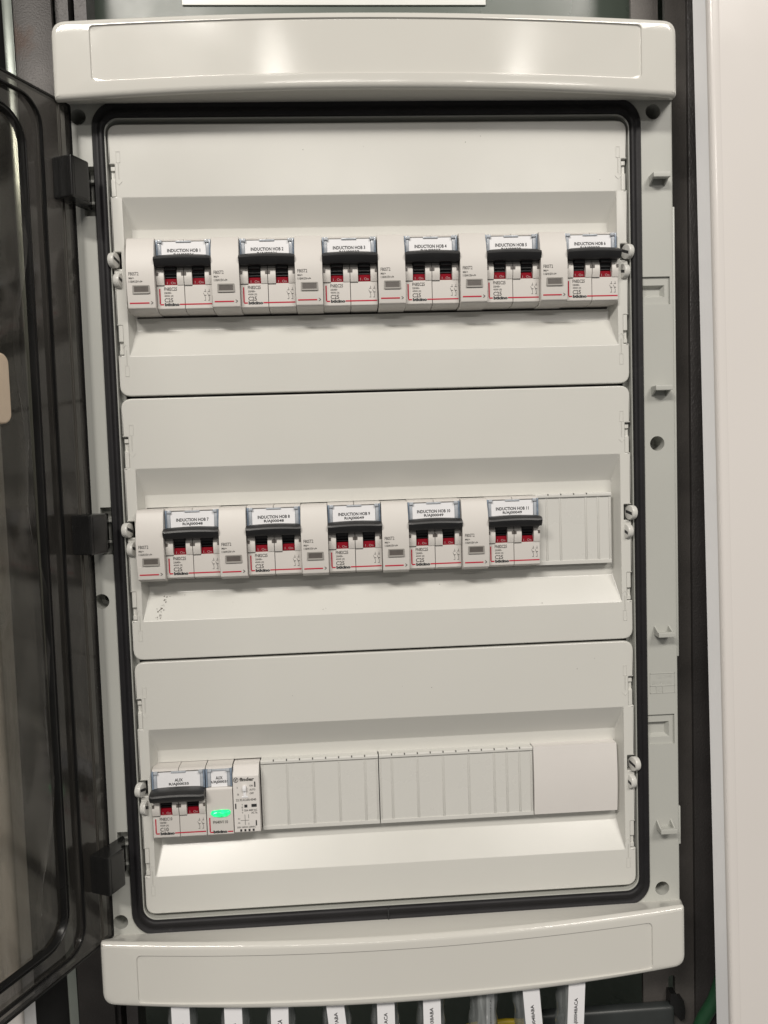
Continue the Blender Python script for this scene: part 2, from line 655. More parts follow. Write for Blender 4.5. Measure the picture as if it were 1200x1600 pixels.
def frame(bm):
    out = rrect(-199, 199, -296, 296, 4, 3)
    w, fl = softloops(bm, out, 0, 1.2)
    bk = loop(bm, out, 14)
    bridge(bm, bk, w)
    loops = [fl]
    inner = rrect(-169.2, 169.2, -262, 262, 9, 6)
    a = loop(bm, inner, 0)
    b = loop(bm, inner, 7)
    bridge(bm, a, b)
    c = loop(bm, offset(inner, 3.5), 7.0)
    bridge(bm, b, c)
    loops.append(a)
    for x, z in HOLES:
        a = loop(bm, circle(x, z, 5.0), 0)
        a2 = loop(bm, circle(x, z, 4.75), 0.4)
        b = loop(bm, circle(x, z, 4.6), 16)
        bridge(bm, a, a2)
        bridge(bm, a2, b)
        loops.append(a)
        c = loop(bm, circle(x, z, 2.2), 16)
        bridge(bm, b, c)
        d = loop(bm, circle(x, z, 2.0), 26)
        bridge(bm, c, d)
        bm.faces.new(d)
    for z in SOCK:
        p = rectl(-184.5, -176.2, z - 15.5, z + 15.5)
        a, b = loop(bm, p, 0), loop(bm, p, 9)
        bridge(bm, a, b)
        bm.faces.new(b)
        loops.append(a)
    for z1, z0 in POCK:
        p = rectl(177.6, 196.2, z0, z1)
        a, b = loop(bm, p, 0), loop(bm, p, 1.6)
        bridge(bm, a, b)
        q = rectl(177.9, 193.0, z0 + 4.8, z1 - 5.5)
        c = loop(bm, q, 1.6)
        bridge(bm, b, c)
        q2 = rectl(178.2, 190.8, z0 + 6.8, z1 - 6.8)
        d = loop(bm, q2, 5.0)
        bridge(bm, c, d)
        bm.faces.new(d)
        loops.append(a)
    fill(bm, loops)


FR = bpart('frame', frame, 'frame', 40)
for z in SOCK:
    sub('socket_rib', lambda b: [box(b, -184.3, -176.4, 1.0, 8.9, z + k - 0.9, z + k + 0.9, 0.3) for k in (6.5, -7.0)], 'frame', FR)
    sub('socket_web', lambda b: box(b, -181.0, -176.5, 5.0, 8.8, z - 5.9, z + 5.4), 'frame', FR)
# parting ridge and shallow flats on the visible flange
for z0, z1 in ((-99.5, 203), (-232, -205)):
    sub('edge_step', lambda b: box(b, 197.6, 200.2, 0.6, 10, z0, z1, 0.4), 'frame', FR)


def hook(bm, z, flip):
    """ramp hook: two side cheeks and a nose bar"""
    s = -1 if flip else 1
    zt = z
    for x0, x1 in ((182.6, 183.8), (192.4, 193.6)):
        prof = [(0.3, zt + s * 5.2), (-8.0, zt + s * 0.6), (-8.5, zt - s * 1.4), (0.3, zt - s * 1.4)]
        if not flip:
            prof = [(0.3, zt + 1.6), (-8.2, zt + 1.6), (-8.2, zt - 0.6), (0.3, zt - 5.0)]
        else:
            prof = [(0.3, zt + 5.0), (-8.2, zt + 0.9), (-8.2, zt - 1.6), (0.3, zt - 1.6)]
        prism(bm, prof, x0, x1, 0.15, 1)
    box(bm, 182.4, 193.9, -9.2, -4.4 if not flip else -6.0, zt - 1.6, zt + 1.7, 0.5)
    box(bm, 183.7, 192.5, -7.5, 0.3, zt - 1.0 if flip else zt + 0.2, zt + 0.2 if flip else zt + 1.3)


for z, fl in ((221, 0), (83.0, 0), (-82.5, 1), (-218.5, 1)):
    sub('latch_hook', lambda b: hook(b, z, fl), 'frame', FR)


def plateline(bm):
    t = 0.35
    for (x0, x1, z0, z1) in ((179.3, 196.8, -124.6, -110.6), (179.3, 196.8, -119.6, -119.2), (183.6, 184, -124.4, -119.6), (188, 188.4, -124.4, -119.6)):
        if z1 - z0 > 3 and x1 - x0 > 3:
            for q in ((x0, x1, z0, z0 + t), (x0, x1, z1 - t, z1), (x0, x0 + t, z0, z1), (x1 - t, x1, z0, z1)):
                box(bm, q[0], q[1], -0.3, 0.2, q[2], q[3])
        else:
            box(bm, x0, x1, -0.3, 0.2, z0, z1)


sub('moulded_plate', plateline, 'frame', FR)
text(FR, 'CEI 23-48', 184.0, -0.12, -114.2, 11, 2.4, 'frame', 0.01)
text(FR, 'EN 40106', 181.0, -0.12, -118.4, 13.5, 2.6, 'frame', 0.01)
text(FR, 'C', 185.2, -0.12, -123.6, 2.0, 2.6, 'frame', 0.01)


def gasket(bm):
    def ring(t, y):
        hx = 177.4 - t * 7.6
        hz = 272.8 - t * 10.0
        return loop(bm, rrect(-hx, hx, -hz, hz, 16 - t * 7, 8), y)
    seq = [(0, 0.4), (0.02, -1.2), (0.12, -2.1), (0.30, -1.5), (0.40, -1.0), (0.55, -1.5), (0.72, -2.6), (0.9, -2.3), (0.98, -1.0), (1, 0.4)]
    prev = None
    for t, y in seq:
        l = ring(t, y)
        if prev:
            bridge(bm, prev, l)
        prev = l


GK = bpart('gasket', gasket, 'rubber', 60)
sub('seam', lambda b: box(b, -5.6, -4.9, -2.9, 0, -272.9, -262.8), 'ink', GK)


def cap(bm, sgn):
    """curved end cap; sgn +1 top, -1 bottom"""
    hw, yf, bulge = 193.0, -23.5, 4.0
    n = 36
    if sgn > 0:
        zi_e, zi_m, zo_e, zo_m = 264.2, 269.0, 311.2, 314.6
    else:
        zi_e, zi_m, zo_e, zo_m = 263.2, 270.0, 305.6, 315.2
    k = lambda x, e, m: e + (m - e) * (1 - (x / hw) ** 2)
    yfn = lambda x: yf - bulge * (1 - (x / hw) ** 2)

    def outline(h, inn, outw, ri, ro, pin=None):
        # counter-clockwise (x,z) for sgn>0
        xs = [-h + 2 * h * i / n for i in range(n + 1)]
        low = [(x, inn(x)) for x in xs]
        up = [(x, outw(x)) for x in reversed(xs)]
        poly = low + up
        rad = [0] * len(poly)
        rad[0] = rad[n] = ri
        rad[n + 1] = rad[-1] = ro
        # thin out neighbours so fillets have room
        poly2, rad2 = [], []
        for i, p in enumerate(poly):
            x = abs(p[0])
            if rad[i] == 0 and x > h - max(ri, ro) - 3:
                continue
            poly2.append(p)
            rad2.append(rad[i])
        return fillet(poly2, rad2, 6)

    def put(pts, yf_):
        return [bm.verts.new((x, yf_(x), sgn * z)) for x, z in pts]

    ol = outline(hw, lambda x: k(x, zi_e, zi_m), lambda x: k(x, zo_e, zo_m), 2.5, 9)
    bl = outline(hw + 6.5, lambda x: 271.5, lambda x: k(x, zo_e, zo_m) + 1.5, 1.0, 9)
    ml = outline(hw + 6.5, lambda x: 271.5, lambda x: k(x, zo_e, zo_m) + 1.5, 1.0, 9)
    b0 = put(ml, lambda x: 30.0)
    b1 = put(bl, lambda x: -0.3)
    bridge(bm, b0, b1)
    r = 3.6
    prev = b1
    for i in range(5):
        a = (PI / 2) * i / 4
        l = put(offset(ol, r * (1 - math.cos(a))), lambda x: yfn(x) + r * (1 - math.sin(a)))
        bridge(bm, prev, l)
        prev = l
    hi = 169.8
    if sgn > 0:
        ins = outline(hi, lambda x: k(x, 273.2, 277.5), lambda x: k(x, 306.6, 310.5), 3.5, 3.5)
    else:
        ins = outline(hi, lambda x: k(x, 270.8, 277.6), lambda x: k(x, 303.4, 310.0), 3.5, 3.5)
    i0 = put(ins, yfn)
    fill(bm, [prev, i0])
    i1 = put(offset(ins, 0.5), lambda x: yfn(x) + 0.85)
    i2 = put(offset(ins, 1.1), lambda x: yfn(x) + 1.05)
    bridge(bm, i0, i1)
    bridge(bm, i1, i2)
    # quad strips keep the curved inset smooth
    fill(bm, [i2])


bpart('top_cap', lambda b: cap(b, 1), 'cap', 38)['label'] = 'arched upper end cap with recessed field'
bpart('bottom_cap', lambda b: cap(b, -1), 'cap', 38)['label'] = 'arched lower end cap with recessed field'


# cover panels -------------------------------------------------------
def cover(bm, top, bot):
    hx, hz = 168.0, PITCH / 2 - 0.75
    poly = []   # counter-clockwise starting at lower right, with the lever notches in both sides
    right = [(hx, -hz), (hx, -59.5), (hx - 3.6, -59.5), (hx - 3.6, -40.5), (hx, -40.5), (hx, -4.5), (hx - 5.0, -4.5), (hx - 5.0, 6.0), (hx, 6.0), (hx, 41), (hx - 3.6, 41), (hx - 3.6, 61), (hx, 61), (hx, hz)]
    left = [(-x, z) for x, z in reversed(right)]
    poly = right + left
    rad = [7 if abs(z) > 80 else 0.4 for x, z in poly]
    out = fillet(poly, rad, 5)
    w, fl = softloops(bm, out, 0, 0.9)
    bk = loop(bm, out, 5)
    bridge(bm, bk, w)
    # recess opening, softly rounded into sloped walls
    op = fillet(rectl(-160.4, 160.4, -60, 40), 0.8, 3)
    o0 = loop(bm, offset(op, -0.6), 0)
    o1 = loop(bm, offset(op, -0.1), 0.25)
    fo = fillet(rectl(-157.6, 157.6, -42.6, 22.6), 0.8, 3)
    f0 = loop(bm, offset(fo, -0.4), 10.1)
    f1 = loop(bm, offset(fo, 0.3), 10.5)
    bridge(bm, o0, o1)
    bridge(bm, o1, f0)
    bridge(bm, f0, f1)
    fill(bm, [fl, o0])
    s0 = loop(bm, rectl(-157, 157, -34.6, 14.2), 10.5)
    s1 = loop(bm, rectl(-157, 157, -34.6, 14.2), 14)
    bridge(bm, s0, s1)
    fill(bm, [f1, s0])


def disc_mesh(bm, sx):
    ax = Vector((sx * math.cos(math.radians(15)), -math.sin(math.radians(15)), 0))
    vs = cyl(bm, -ax * 2.2, ax, 4.9, 4.0, 28)
    es = [e for e in {e for v in vs for e in v.link_edges} if len(e.link_faces) == 2 and e.calc_face_angle(0) > 1.0]
    bmesh.ops.bevel(bm, geom=es, offset=0.6, segments=2, profile=0.5, affect='EDGES')


def slot_mesh(bm, sx):
    ax = Vector((sx * math.cos(math.radians(15)), -math.sin(math.radians(15)), 0))
    sd = Vector((ax.y, -ax.x, 0))
    c = ax * 1.82
    for a, b in ((3.6, 1.0),):
        vs = []
        for u, v in ((-a, -b), (a, -b), (a, b), (-a, b)):
            p = c + sd * u + Vector((0, 0, v + u * 0.35))
            vs.append((bm.verts.new(p), bm.verts.new(p - ax * 0.6)))
        bm.faces.new([q[0] for q in vs])
        for i in range(4):
            bm.faces.new((vs[i][0], vs[(i + 1) % 4][0], vs[(i + 1) % 4][1], vs[i][1]))


def mark_mesh(bm):
    """moulded screwdriver with arrow, pointing down"""
    t = 0.22
    for x0, x1, z0, z1 in ((-1.3, -1.3 + t, 4, 11), (1.3 - t, 1.3, 4, 11), (-1.3, 1.3, 4, 4 + t), (-1.3, 1.3, 11 - t, 11), (-0.3, -0.3 + t, -6, 4), (0.3 - t, 0.3, -6, 4)):
        box(bm, x0, x1, -0.25, 0.1, z0, z1)
    for s in (-1, 1):
        vs = [(0, -10), (s * 1.9, -8.0), (s * 1.9, -7.4), (0, -9.4)]
        a = [bm.verts.new((x, -0.25, z)) for x, z in vs]
        b = [bm.verts.new((x, 0.1, z)) for x, z in vs]
        bm.faces.new(a)
        bridge(bm, a, b)


ROWZ = [PITCH, 0.0, -PITCH]
CV_LABEL = ['cover plate of the full row of breakers', 'cover plate of the row with a short blank at its end', 'cover plate of the row with mostly blanks']
for r in range(3):
    zc = ROWZ[r]
    me = shared('cover_panel', lambda b: cover(b, 1, 1), 'grey', 35)
    c = link('cover_panel', me, 'grey', BRD, (0, 0, zc))
    c.location -= BRD.location
    c['label'] = CV_LABEL[r]
    for sx in (-1, 1):
        dm = shared('fastener%d' % sx, lambda b: disc_mesh(b, -sx), 'blank', 40)
        sm = shared('fastener_slot%d' % sx, lambda b: slot_mesh(b, -sx), 'ink')
        for dx, dy, dz in ((167.3, -1.2, 0.6), (164.9, 0.3, -12.0)):
            jit = random.uniform(-0.15, 0.15)
            for nm, mm in (('fastener', dm), ('fastener_slot', sm)):
                link(nm, mm, None, c, (sx * dx, dy, dz), (sx * jit, 0, 0))
        mk = shared('moulded_mark', mark_mesh, 'grey')
        link('moulded_mark', mk, None, c, (sx * 162.0, 0, 58))
        link('moulded_mark', mk, None, c, (sx * 162.6, 0, -62), (0, PI, 0))
        lm = shared('release_lever%d' % sx, lambda b: [prism(b, [(0.5, -9.8), (0.5, 0.5), (2.5, 1.5), (2.5, 6.0), (1.0, 6.4), (1.0, 8.8), (4.8, 8.8), (4.8, -9.8)], *((-2.0, 0.6) if sx > 0 else (-0.6, 2.0)), 0.15)], 'grey')
        link('release_lever', lm, None, c, (sx * 166.4, 0, 51), (0, 0, 0))
        ol = link('release_lever', lm, None, c, (sx * 166.4, 0, -50))
        ol.scale = (1, 1, -1)

# ------------------------------------------------------------------ door
ANG = math.radians(114.5)
DD = Vector((math.cos(ANG), -math.sin(ANG), 0))       # along the door, away from the hinge
DN = Vector((math.sin(ANG), math.cos(ANG), 0))        # inner side of the door
DH = Vector((-188.0, -8.0, 0))


def dw(s, n, z):
    return DH + DD * s + DN * n + Vector((0, 0, z))


DOOR_W, DOOR_Z = 372.0, 267.6


def door_parts():
    def tr(bm):
        for v in bm.verts:
            v.co = dw(v.co.x, -v.co.y, v.co.z)

    def shell(bm):
        out = rrect(0, DOOR_W, -DOOR_Z, DOOR_Z, 1.5, 2)
        inn = rrect(25, DOOR_W - 25, -261, 261, 16, 6)
        a, b = loop(bm, out, 0), loop(bm, inn, 0)
        fill(bm, [a, b])
        inn2 = rrect(26, DOOR_W - 26, -260, 260, 15, 6)
        c = loop(bm, inn2, 3.2)
        bridge(bm, b, c)
        win = rrect(36, DOOR_W - 36, -250, 250, 20, 6)
        d = loop(bm, win, 3.2)
        fill(bm, [c, d])
        tr(bm)
    D = bpart('door', shell, 'door', 30)
    D['label'] = 'smoked transparent door swung open on three black hinges'

    def s2(name, fn, mat, smooth=35):
        bm = bmesh.new()
        fn(bm)
        tr(bm)
        return link(name, finish(name, bm, smooth), mat, D)

    def rim(bm):
        out = rrect(0, DOOR_W, -DOOR_Z, DOOR_Z, 1.5, 2)
        o2 = offset(out, 1.2)
        a = loop(bm, out, -0.6)
        b = loop(bm, out, 3.4)
        c = loop(bm, o2, 3.4)
        d = loop(bm, o2, -0.6)
        bridge(bm, a, b)
        bridge(bm, b, c)
        bridge(bm, c, d)
        bridge(bm, d, a)
    s2('rim', rim, 'doorline')

    def rib(bm):
        box(bm, 9.6, 10.8, -0.9, 0.2, -DOOR_Z + 3, DOOR_Z - 3, 0.3)
    s2('rib', rib, 'ribsmoke')

    def bead(bm):
        base = rrect(35.2, DOOR_W - 35.2, -251, 251, 20, 8)
        prev = first = None
        for off, y in ((0, 3.4), (0.5, 2.2), (1.4, 1.8), (2.0, 2.6), (2.6, 1.6), (3.6, 1.6), (4.2, 3.0), (4.6, 5.2)):
            l = loop(bm, offset(base, off), y)
            if prev:
                bridge(bm, prev, l)
            prev = l
    s2('window_bead', bead, 'doorline', 50)

    def step(bm):
        base = rrect(24.6, DOOR_W - 24.6, -261.4, 261.4, 16, 8)
        a, b = loop(bm, base, -0.25), loop(bm, offset(base, 0.9), -0.25)
        c = loop(bm, offset(base, 1.0), 2.9)
        bridge(bm, a, b)
        bridge(bm, b, c)
    s2('step_edge', step, 'doorline')

    def pane(bm):
        a = loop(bm, rrect(39, DOOR_W - 39, -247, 247, 17, 8), 5.0)
        b = loop(bm, rrect(39, DOOR_W - 39, -247, 247, 17, 8), 7.5)
        bm.faces.new(a)
        bm.faces.new(b[::-1])
        bridge(bm, a, b)
    s2('pane', pane, 'pane')

    def film(bm):
        rnd = random.Random(3)
        nu, nv = 26, 90
        g = []
        for i in range(nu + 1):
            row = []
            for j in range(nv + 1):
                u, v = i / nu, j / nv
                z = -244 + 488 * v
                e0 = 44 + 5 * math.sin(z * 0.021) + 3 * math.sin(z * 0.057 + 1) + (10 * max(0, (-z - 190) / 54))
                s = e0 + (330 - e0) * u ** 2.2
                n = 3.2 + 1.3 * math.sin(z * 0.045 + u * 9) * math.sin(u * 40 + z * 0.013) + rnd.uniform(-0.25, 0.25)
                row.append(bm.verts.new((s, n, z)))
            g.append(row)
        for i in range(nu):
            for j in range(nv):
                bm.faces.new((g[i][j], g[i + 1][j], g[i + 1][j + 1], g[i][j + 1]))
    s2('protective_film', film, 'film', 20)

    def latch(bm):
        base = rrect(60.0, 92, 68, 108, 6, 6)
        a = loop(bm, base, 4.4)
        w, f = softloops(bm, base, 0.5, 1.5)
        bridge(bm, a, w)
        bm.faces.new(f)
    lt = s2('latch_plate', latch, 'beige')
    lt['label'] = 'beige rounded plate on the smoked pane'

    for z in SOCK:
        def blk(bm):
            # moulded block on the door flange, then an arm reaching into the frame socket
            box(bm, 3, 19, -15, -0.2, z - 12.5, z + 12.5, 1.2, 2)
        h = s2('hinge_block', blk, 'hinge')

        def arm(bm):
            prof = []
            p0, p1 = dw(4, 15, 0), dw(18, 15, 0)
            pts = [dw(16, 1, 0), dw(16.5, 15.2, 0), dw(6, 15.4, 0), Vector((-181, -6, 0)), Vector((-179.8, 1, 0)), Vector((-181.8, 4, 0)), Vector((-184, 1, 0)), Vector((-186.5, -8, 0))]
            lo = [bm.verts.new((p.x, p.y, z - 11.5)) for p in pts]
            hi = [bm.verts.new((p.x, p.y, z + 11.5)) for p in pts]
            f1, f2 = bm.faces.new(lo), bm.faces.new(hi[::-1])
            for i in range(len(pts)):
                bm.faces.new((lo[i], lo[(i + 1) % len(pts)], hi[(i + 1) % len(pts)], hi[i]))
            bmesh.ops.bevel(bm, geom=list(f1.edges) + list(f2.edges), offset=0.8, segments=2, profile=0.5, affect='EDGES')
        sub('hinge_arm', arm, 'hinge', D)


door_parts()

# ------------------------------------------------------------------ devices
MOD = 17.62
LBL_Y = -1.6


def pole_body(bm):
    w = MOD - 0.22
    # lower face
    prism(bm, [(24, -33.0), (0.6, -33.0), (-3.9, -31.7), (-4.5, -30.8), (-4.5, -16.4), (24, -16.4)], 0.11, w, 0.28)
    # rounded cheeks either side of the toggle well
    ch = [(4, -16.4), (-4.9, -16.4), (-5.9, -13.5), (-6.0, -10.5), (-5.2, -7.2), (-3.4, -4.0), (4, -2)]
    prism(bm, ch, 0.11, 5.1, 0.25)
    prism(bm, ch, 13.2, w, 0.25)
    # back of the well and upper block
    box(bm, 0.11, w, 4, 24, -16.4, 13.0)
    # ledge above the tag
    prism(bm, [(24, 13.9), (1, 13.9), (-1.0, 13.2), (-1.4, 12.5), (-1.2, 12.0), (24, 12.0)], 0.11, w, 0.2)


def toggle(bm):
    n = 12
    prof = []
    for k in range(n + 1):
        a = math.radians(-115 + 230 * k / n)
        prof.append((3.5 - 6.8 * math.cos(a), -6.5 + 6.8 * math.sin(a)))
    prism(bm, prof, 5.4, 12.9)
    box(bm, 5.3, 13.0, -3.7, -2.6, -9.6, -9.0)
    box(bm, 5.3, 13.0, -3.0, -2.0, -11.4, -10.9)


def flag(bm):
    prism(bm, [(3, -16.3), (-3.7, -16.3), (-3.3, -13.4), (-2.9, -12.0), (3, -12.0)], 5.25, 13.05)


def lever(bm, w):
    prof = [(0, 0.9), (-6.5, 1.3), (-10.2, 0.9), (-12.3, -0.6), (-12.8, -1.7), (-12.0, -3.6), (-10.2, -5.6), (-2, -5.6)]
    n = 14
    rings = []
    for i in range(n + 1):
        u = i / n
        x = -0.1 + (w + 0.2) * u
        up = 0.75 * (1 - (2 * u - 1) ** 2)
        e = 0.55 if i in (0, n) else 0.0
        rings.append([bm.verts.new((x, y + (e if y < -5 else 0), z * 1.0 + (up if z > -2 else up * 0.25) - (e * (1 if z > 0 else -1) * 0.6))) for y, z in prof])
    for a, b in zip(rings, rings[1:]):
        for k in range(len(prof)):
            bm.faces.new((a[k], b[k], b[(k + 1) % len(prof)], a[(k + 1) % len(prof)]))
    bm.faces.new(rings[0])
    bm.faces.new(rings[-1][::-1])
    # stems down to each drum
    for p in range(round(w / MOD)):
        box(bm, p * MOD + 5.6, p * MOD + 12.7, -6.5, -1, -7.4, -4.5, 0.3)


def tag_cheek(bm):
    box(bm, 0.25, 3.3, -2.4, 4, 0.6, 11.9, 0.35)


def tag_strip(bm):
    box(bm, 0.15, 1.3, -3.1, 4, 0.4, 12.6, 0.2)


def tag_clip(bm):
    box(bm, 1.4, 4.1, -3.3, -1.2, 10.6, 12.6, 0.3)


def paper(bm, w):
    a = 3.4
    vs = []
    prof = rectl(a, w - a - 0.2, 0.2, 11.6)
    l0, l1 = loop(bm, prof, LBL_Y), loop(bm, prof, LBL_Y + 0.25)
    bm.faces.new(l0)
    bridge(bm, l0, l1)


def tag_bridge(bm, w):
    box(bm, w * .5 - 4.8, w * .5 + 4.8, -2.2, 1, 11.1, 12.1, 0.1)


def dev(name, label, cat, x, r, group):
    o = empty(name, label, cat, (x, 0, ROWZ[r]), group)
    return o


def common_print(root, w, model, rating, small=True):
    y = -4.62
    ln = shared('red_rule%d' % round(w), lambda b: (box(b, 1.5, 2.3, y, y + 0.05, -28.2, -18.6), box(b, 1.9, 4.2, y, y + 0.05, -29.0, -28.2)), 'redink')
    link('red_rule', ln, None, root)
    rl = shared('red_line%d' % round(w), lambda b: box(b, 14.2, w - 0.6, y, y + 0.05, -28.95, -28.15), 'redink')
    link('red_line', rl, None, root)
    text(root, model, 4.6, y, -19.9, 8.2, 2.2, 'greyink', 0.02)
    if small:
        text(root, '230/400~', 4.6, y, -21.9, 4.8, 1.3, 'greyink', 0.02)
        text(root, '4500 |3|', 4.6, y, -24.0, 5.6, 1.4, 'greyink', 0.02)
    text(root, rating, 4.6, y, -27.2, 5.5, 2.7, 'greyink', 0.02)
    text(root, 'bticino', 4.7, y, -29.6, 9.3, 2.1, 'ink', 0.06)
    # two-pole contact symbol
    def sym(bm):
        for x in (w - 4.6, w - 2.1):
            for q in ((x - .12, x + .12, -20.9, -19.2), (x - .12, x + .12, -26.4, -24.6), (x - .9, x + .5, -20.9, -20.6), (x - .9, x + .2, -26.5, -26.2)):
                box(bm, q[0], q[1], y, y + 0.05, q[2], q[3])
            vs = [(x - 1.4, -21.6), (x - 1.15, -21.5), (x + .12, -24.6), (x - .12, -24.6)]
            bm.faces.new(loop(bm, vs, y))
            box(bm, x - .5, x + .5, y, y + 0.05, -23.4, -22.9)
    link('contact_symbol', shared('contact_symbol', sym, 'greyink'), None, root)


def paper_tag(root, w, l1, w1, l2, w2):
    pt = link('paper_tag', shared('paper%d' % round(w), lambda b: paper(b, w), 'paper'), None, root)
    text(pt, l1, w / 2 - w1 / 2, LBL_Y - 0.08, 5.0, w1, 2.2, 'ink', 0.03)
    text(pt, l2, w / 2 - w2 / 2, LBL_Y - 0.08, 2.1, w2, 2.3, 'ink', 0.03)
    for side in (0, 1):
        sh = 'LR'[side]
        mir = (lambda fn: (lambda bm: (fn(bm), [setattr(v.co, 'x', w - 0.1 - v.co.x) for v in bm.verts]))) if side else (lambda fn: fn)
        k = '%s%d' % (sh, round(w))
        h = link('tag_holder', shared('tag_cheek' + k, mir(tag_cheek), 'paleclear'), None, root)
        link('side_strip', shared('tag_strip' + k, mir(tag_strip), 'blueclear'), None, h)
        link('corner_clip', shared('tag_clip' + k, mir(tag_clip), 'paleclear'), None, h)
    link('top_bridge', shared('tag_bridge%d' % round(w), lambda b: tag_bridge(b, w), 'paleclear'), None, h)


def breaker(x, r, l1, w1, l2, w2, model, rating, label, group):
    w = 2 * MOD
    root = dev('circuit_breaker', label, 'breaker', x, r, group)
    for p in range(2):
        b = link('pole_body', shared('pole_body', pole_body, 'white', 40), None, root, (p * MOD, 0, 0))
        tg = link('toggle', shared('toggle', toggle, 'toggle'), None, root, (p * MOD, 0, 0))
        f = link('status_flag', shared('flag', flag, 'red'), None, root, (p * MOD, 0, random.uniform(-0.3, 0.25)))
        text(f, 'I . On', 6.6, -3.82, -15.6, 5.4, 1.6, 'whiteink', 0.0)
    def wins(bm):
        for xx in (0.3, MOD - 1.5, MOD + 0.15, 2 * MOD - 1.6):
            box(bm, xx, xx + 1.35, -6.35, -4, -10.6, -8.6)
    link('indicator_window', shared('wins', wins, 'winglass'), None, root)
    def stepline(bm):
        for p in range(2):
            for a, b in ((0.2, 5.0),):
                box(bm, p * MOD + a, p * MOD + b, -4.75, -4, -17.0, -16.5)
    link('shadow_gap', shared('stepline', stepline, 'greyink'), None, root)  # thin shadow at the step, drawn as a grey line
    link('lever', shared('lever', lambda b: lever(b, w), 'black', 30), None, root)
    paper_tag(root, w, l1, w1, l2, w2)
    common_print(root, w, model, rating)
    return root


def release(x, r, label, group):
    root = dev('release_module', label, 'release', x, r, group)
    w = MOD
    fy = [(24, 13.6), (-3.4, 13.6), (-5.0, 13.1), (-6.2, 11.4), (-8.2, 5.5), (-9.8, -2), (-10.4, -9), (-10.2, -16)]
    def body(bm):
        prof = fy + [(-9.4, -24), (-9.0, -30.8), (-8.2, -31.9), (-2.5, -33.5), (24, -33.5)]
        prism(bm, prof, 0.12, w - 0.12, 0.4)
    link('body', shared('release_body', body, 'white', 40), None, root)
    def bez(bm):
        o = fillet(rectl(3.6, 14.4, -22.4, -17.2), 0.5, 3)
        l0 = loop(bm, o, -9.6)
        l1 = loop(bm, o, -10.35)
        i0 = loop(bm, offset(o, 0.7), -10.3)
        i1 = loop(bm, offset(o, 1.1), -9.9)
        bridge(bm, l0, l1)
        bridge(bm, l1, i0)
        bridge(bm, i0, i1)
    bz = link('window_bezel', shared('release_bezel', bez, 'bezel'), None, root)
    link('window', shared('release_window', lambda b: box(b, 4.4, 13.6, -9.98, -8.5, -21.5, -18.1), 'winglass'), None, bz)
    text(root, 'F80ST2', 1.6, -10.42, -11.2, 6.3, 2.2, 'greyink', 0.02)
    text(root, 'M6/+', 1.6, -10.42, -13.4, 3.3, 1.3, 'greyink', 0.02)
    text(root, '110/415V~/=', 1.6, -10.42, -15.6, 8.4, 1.4, 'greyink', 0.02)
    link('red_line', shared('rel_red', lambda b: box(b, 1.4, 13.6, -9.32, -9.0, -28.6, -27.8), 'redink'), None, root)
    text(root, '>', 14.7, -9.33, -29.2, 1.3, 2.2, 'greyink', 0.02)
    return root


NUM = 'zero one two three four five six seven eight nine ten eleven'.split()
REF = {1: '36', 2: '36', 3: '37', 4: '37', 5: '38', 6: '38', 7: '48', 8: '48', 9: '49', 10: '49', 11: '49'}
ROW_X = [-158.2, -160.4, -159.6]
for i in range(1, 12):
    r = 0 if i <= 6 else 1
    k = (i - 1) if r == 0 else (i - 7)
    x = ROW_X[r] + k * 3 * MOD
    if r == 0:
        x += (0, 0.3, 0.3, 0.6, 0.8, 0.6)[k]
    if k == 0:
        lb = 'narrow white release module at the row end beside the breaker tagged induction hob %s' % NUM[i]
    else:
        lb = 'narrow white release module between the breakers tagged hob %s and hob %s' % (NUM[i - 1], NUM[i])
    release(x, r, lb, 'release modules beside the hob breakers')
    breaker(x + MOD, r, 'INDUCTION HOB %d' % i, 21.0 + (1.2 if i > 9 else 0), 'R/AJ000' + REF[i], 13.0, 'FN82C25', 'C25',
            'two-pole breaker with black lever, its paper tag naming induction hob %s' % NUM[i], 'hob breakers')

x = ROW_X[2]
breaker(x, 2, 'AUX', 5.4, 'R/AJ00035', 13.2, 'FN82C10', 'C10', 'two-pole breaker marked C10 with black lever and tag reading AUX', None)
x += 2 * MOD + 0.2

# pilot lamp module
root = dev('pilot_lamp', 'narrow module with lit green lamp and tag reading AUX', 'pilot lamp', x, 2, None)


def lamp_body(bm):
    w = MOD
    prism(bm, [(24, -33.0), (0.6, -33.0), (-3.9, -31.7), (-4.5, -30.8), (-4.5, -1.4), (-3.4, 0.1), (24, 0.1)], 0.11, w - 0.22, 0.28)
    box(bm, 0.11, w - 0.22, 4, 24, 0.1, 13)
    prism(bm, [(24, 13.9), (1, 13.9), (-1.0, 13.2), (-1.4, 12.5), (-1.2, 12.0), (24, 12.0)], 0.11, w - 0.22, 0.2)


link('body', shared('lamp_body', lamp_body, 'white', 40), None, root)
paper_tag(root, MOD, 'AUX', 4.6, 'R/AJ00035', 12.4)


def lens(bm):
    o = [(2.4, -17.2), (4.2, -18.9), (9, -19.8), (13.4, -19.3), (15.8, -17.6), (16.0, -15.6), (14.6, -14.6), (9, -14.4), (3.4, -15.0)]
    o = fillet(o, 0.8, 3)
    l0 = loop(bm, o, -4.3)
    l1 = loop(bm, offset(o, 0.3), -5.2)
    l2 = loop(bm, offset(o, 1.2), -5.8)
    bridge(bm, l0, l1)
    bridge(bm, l1, l2)
    bm.faces.new(l2)


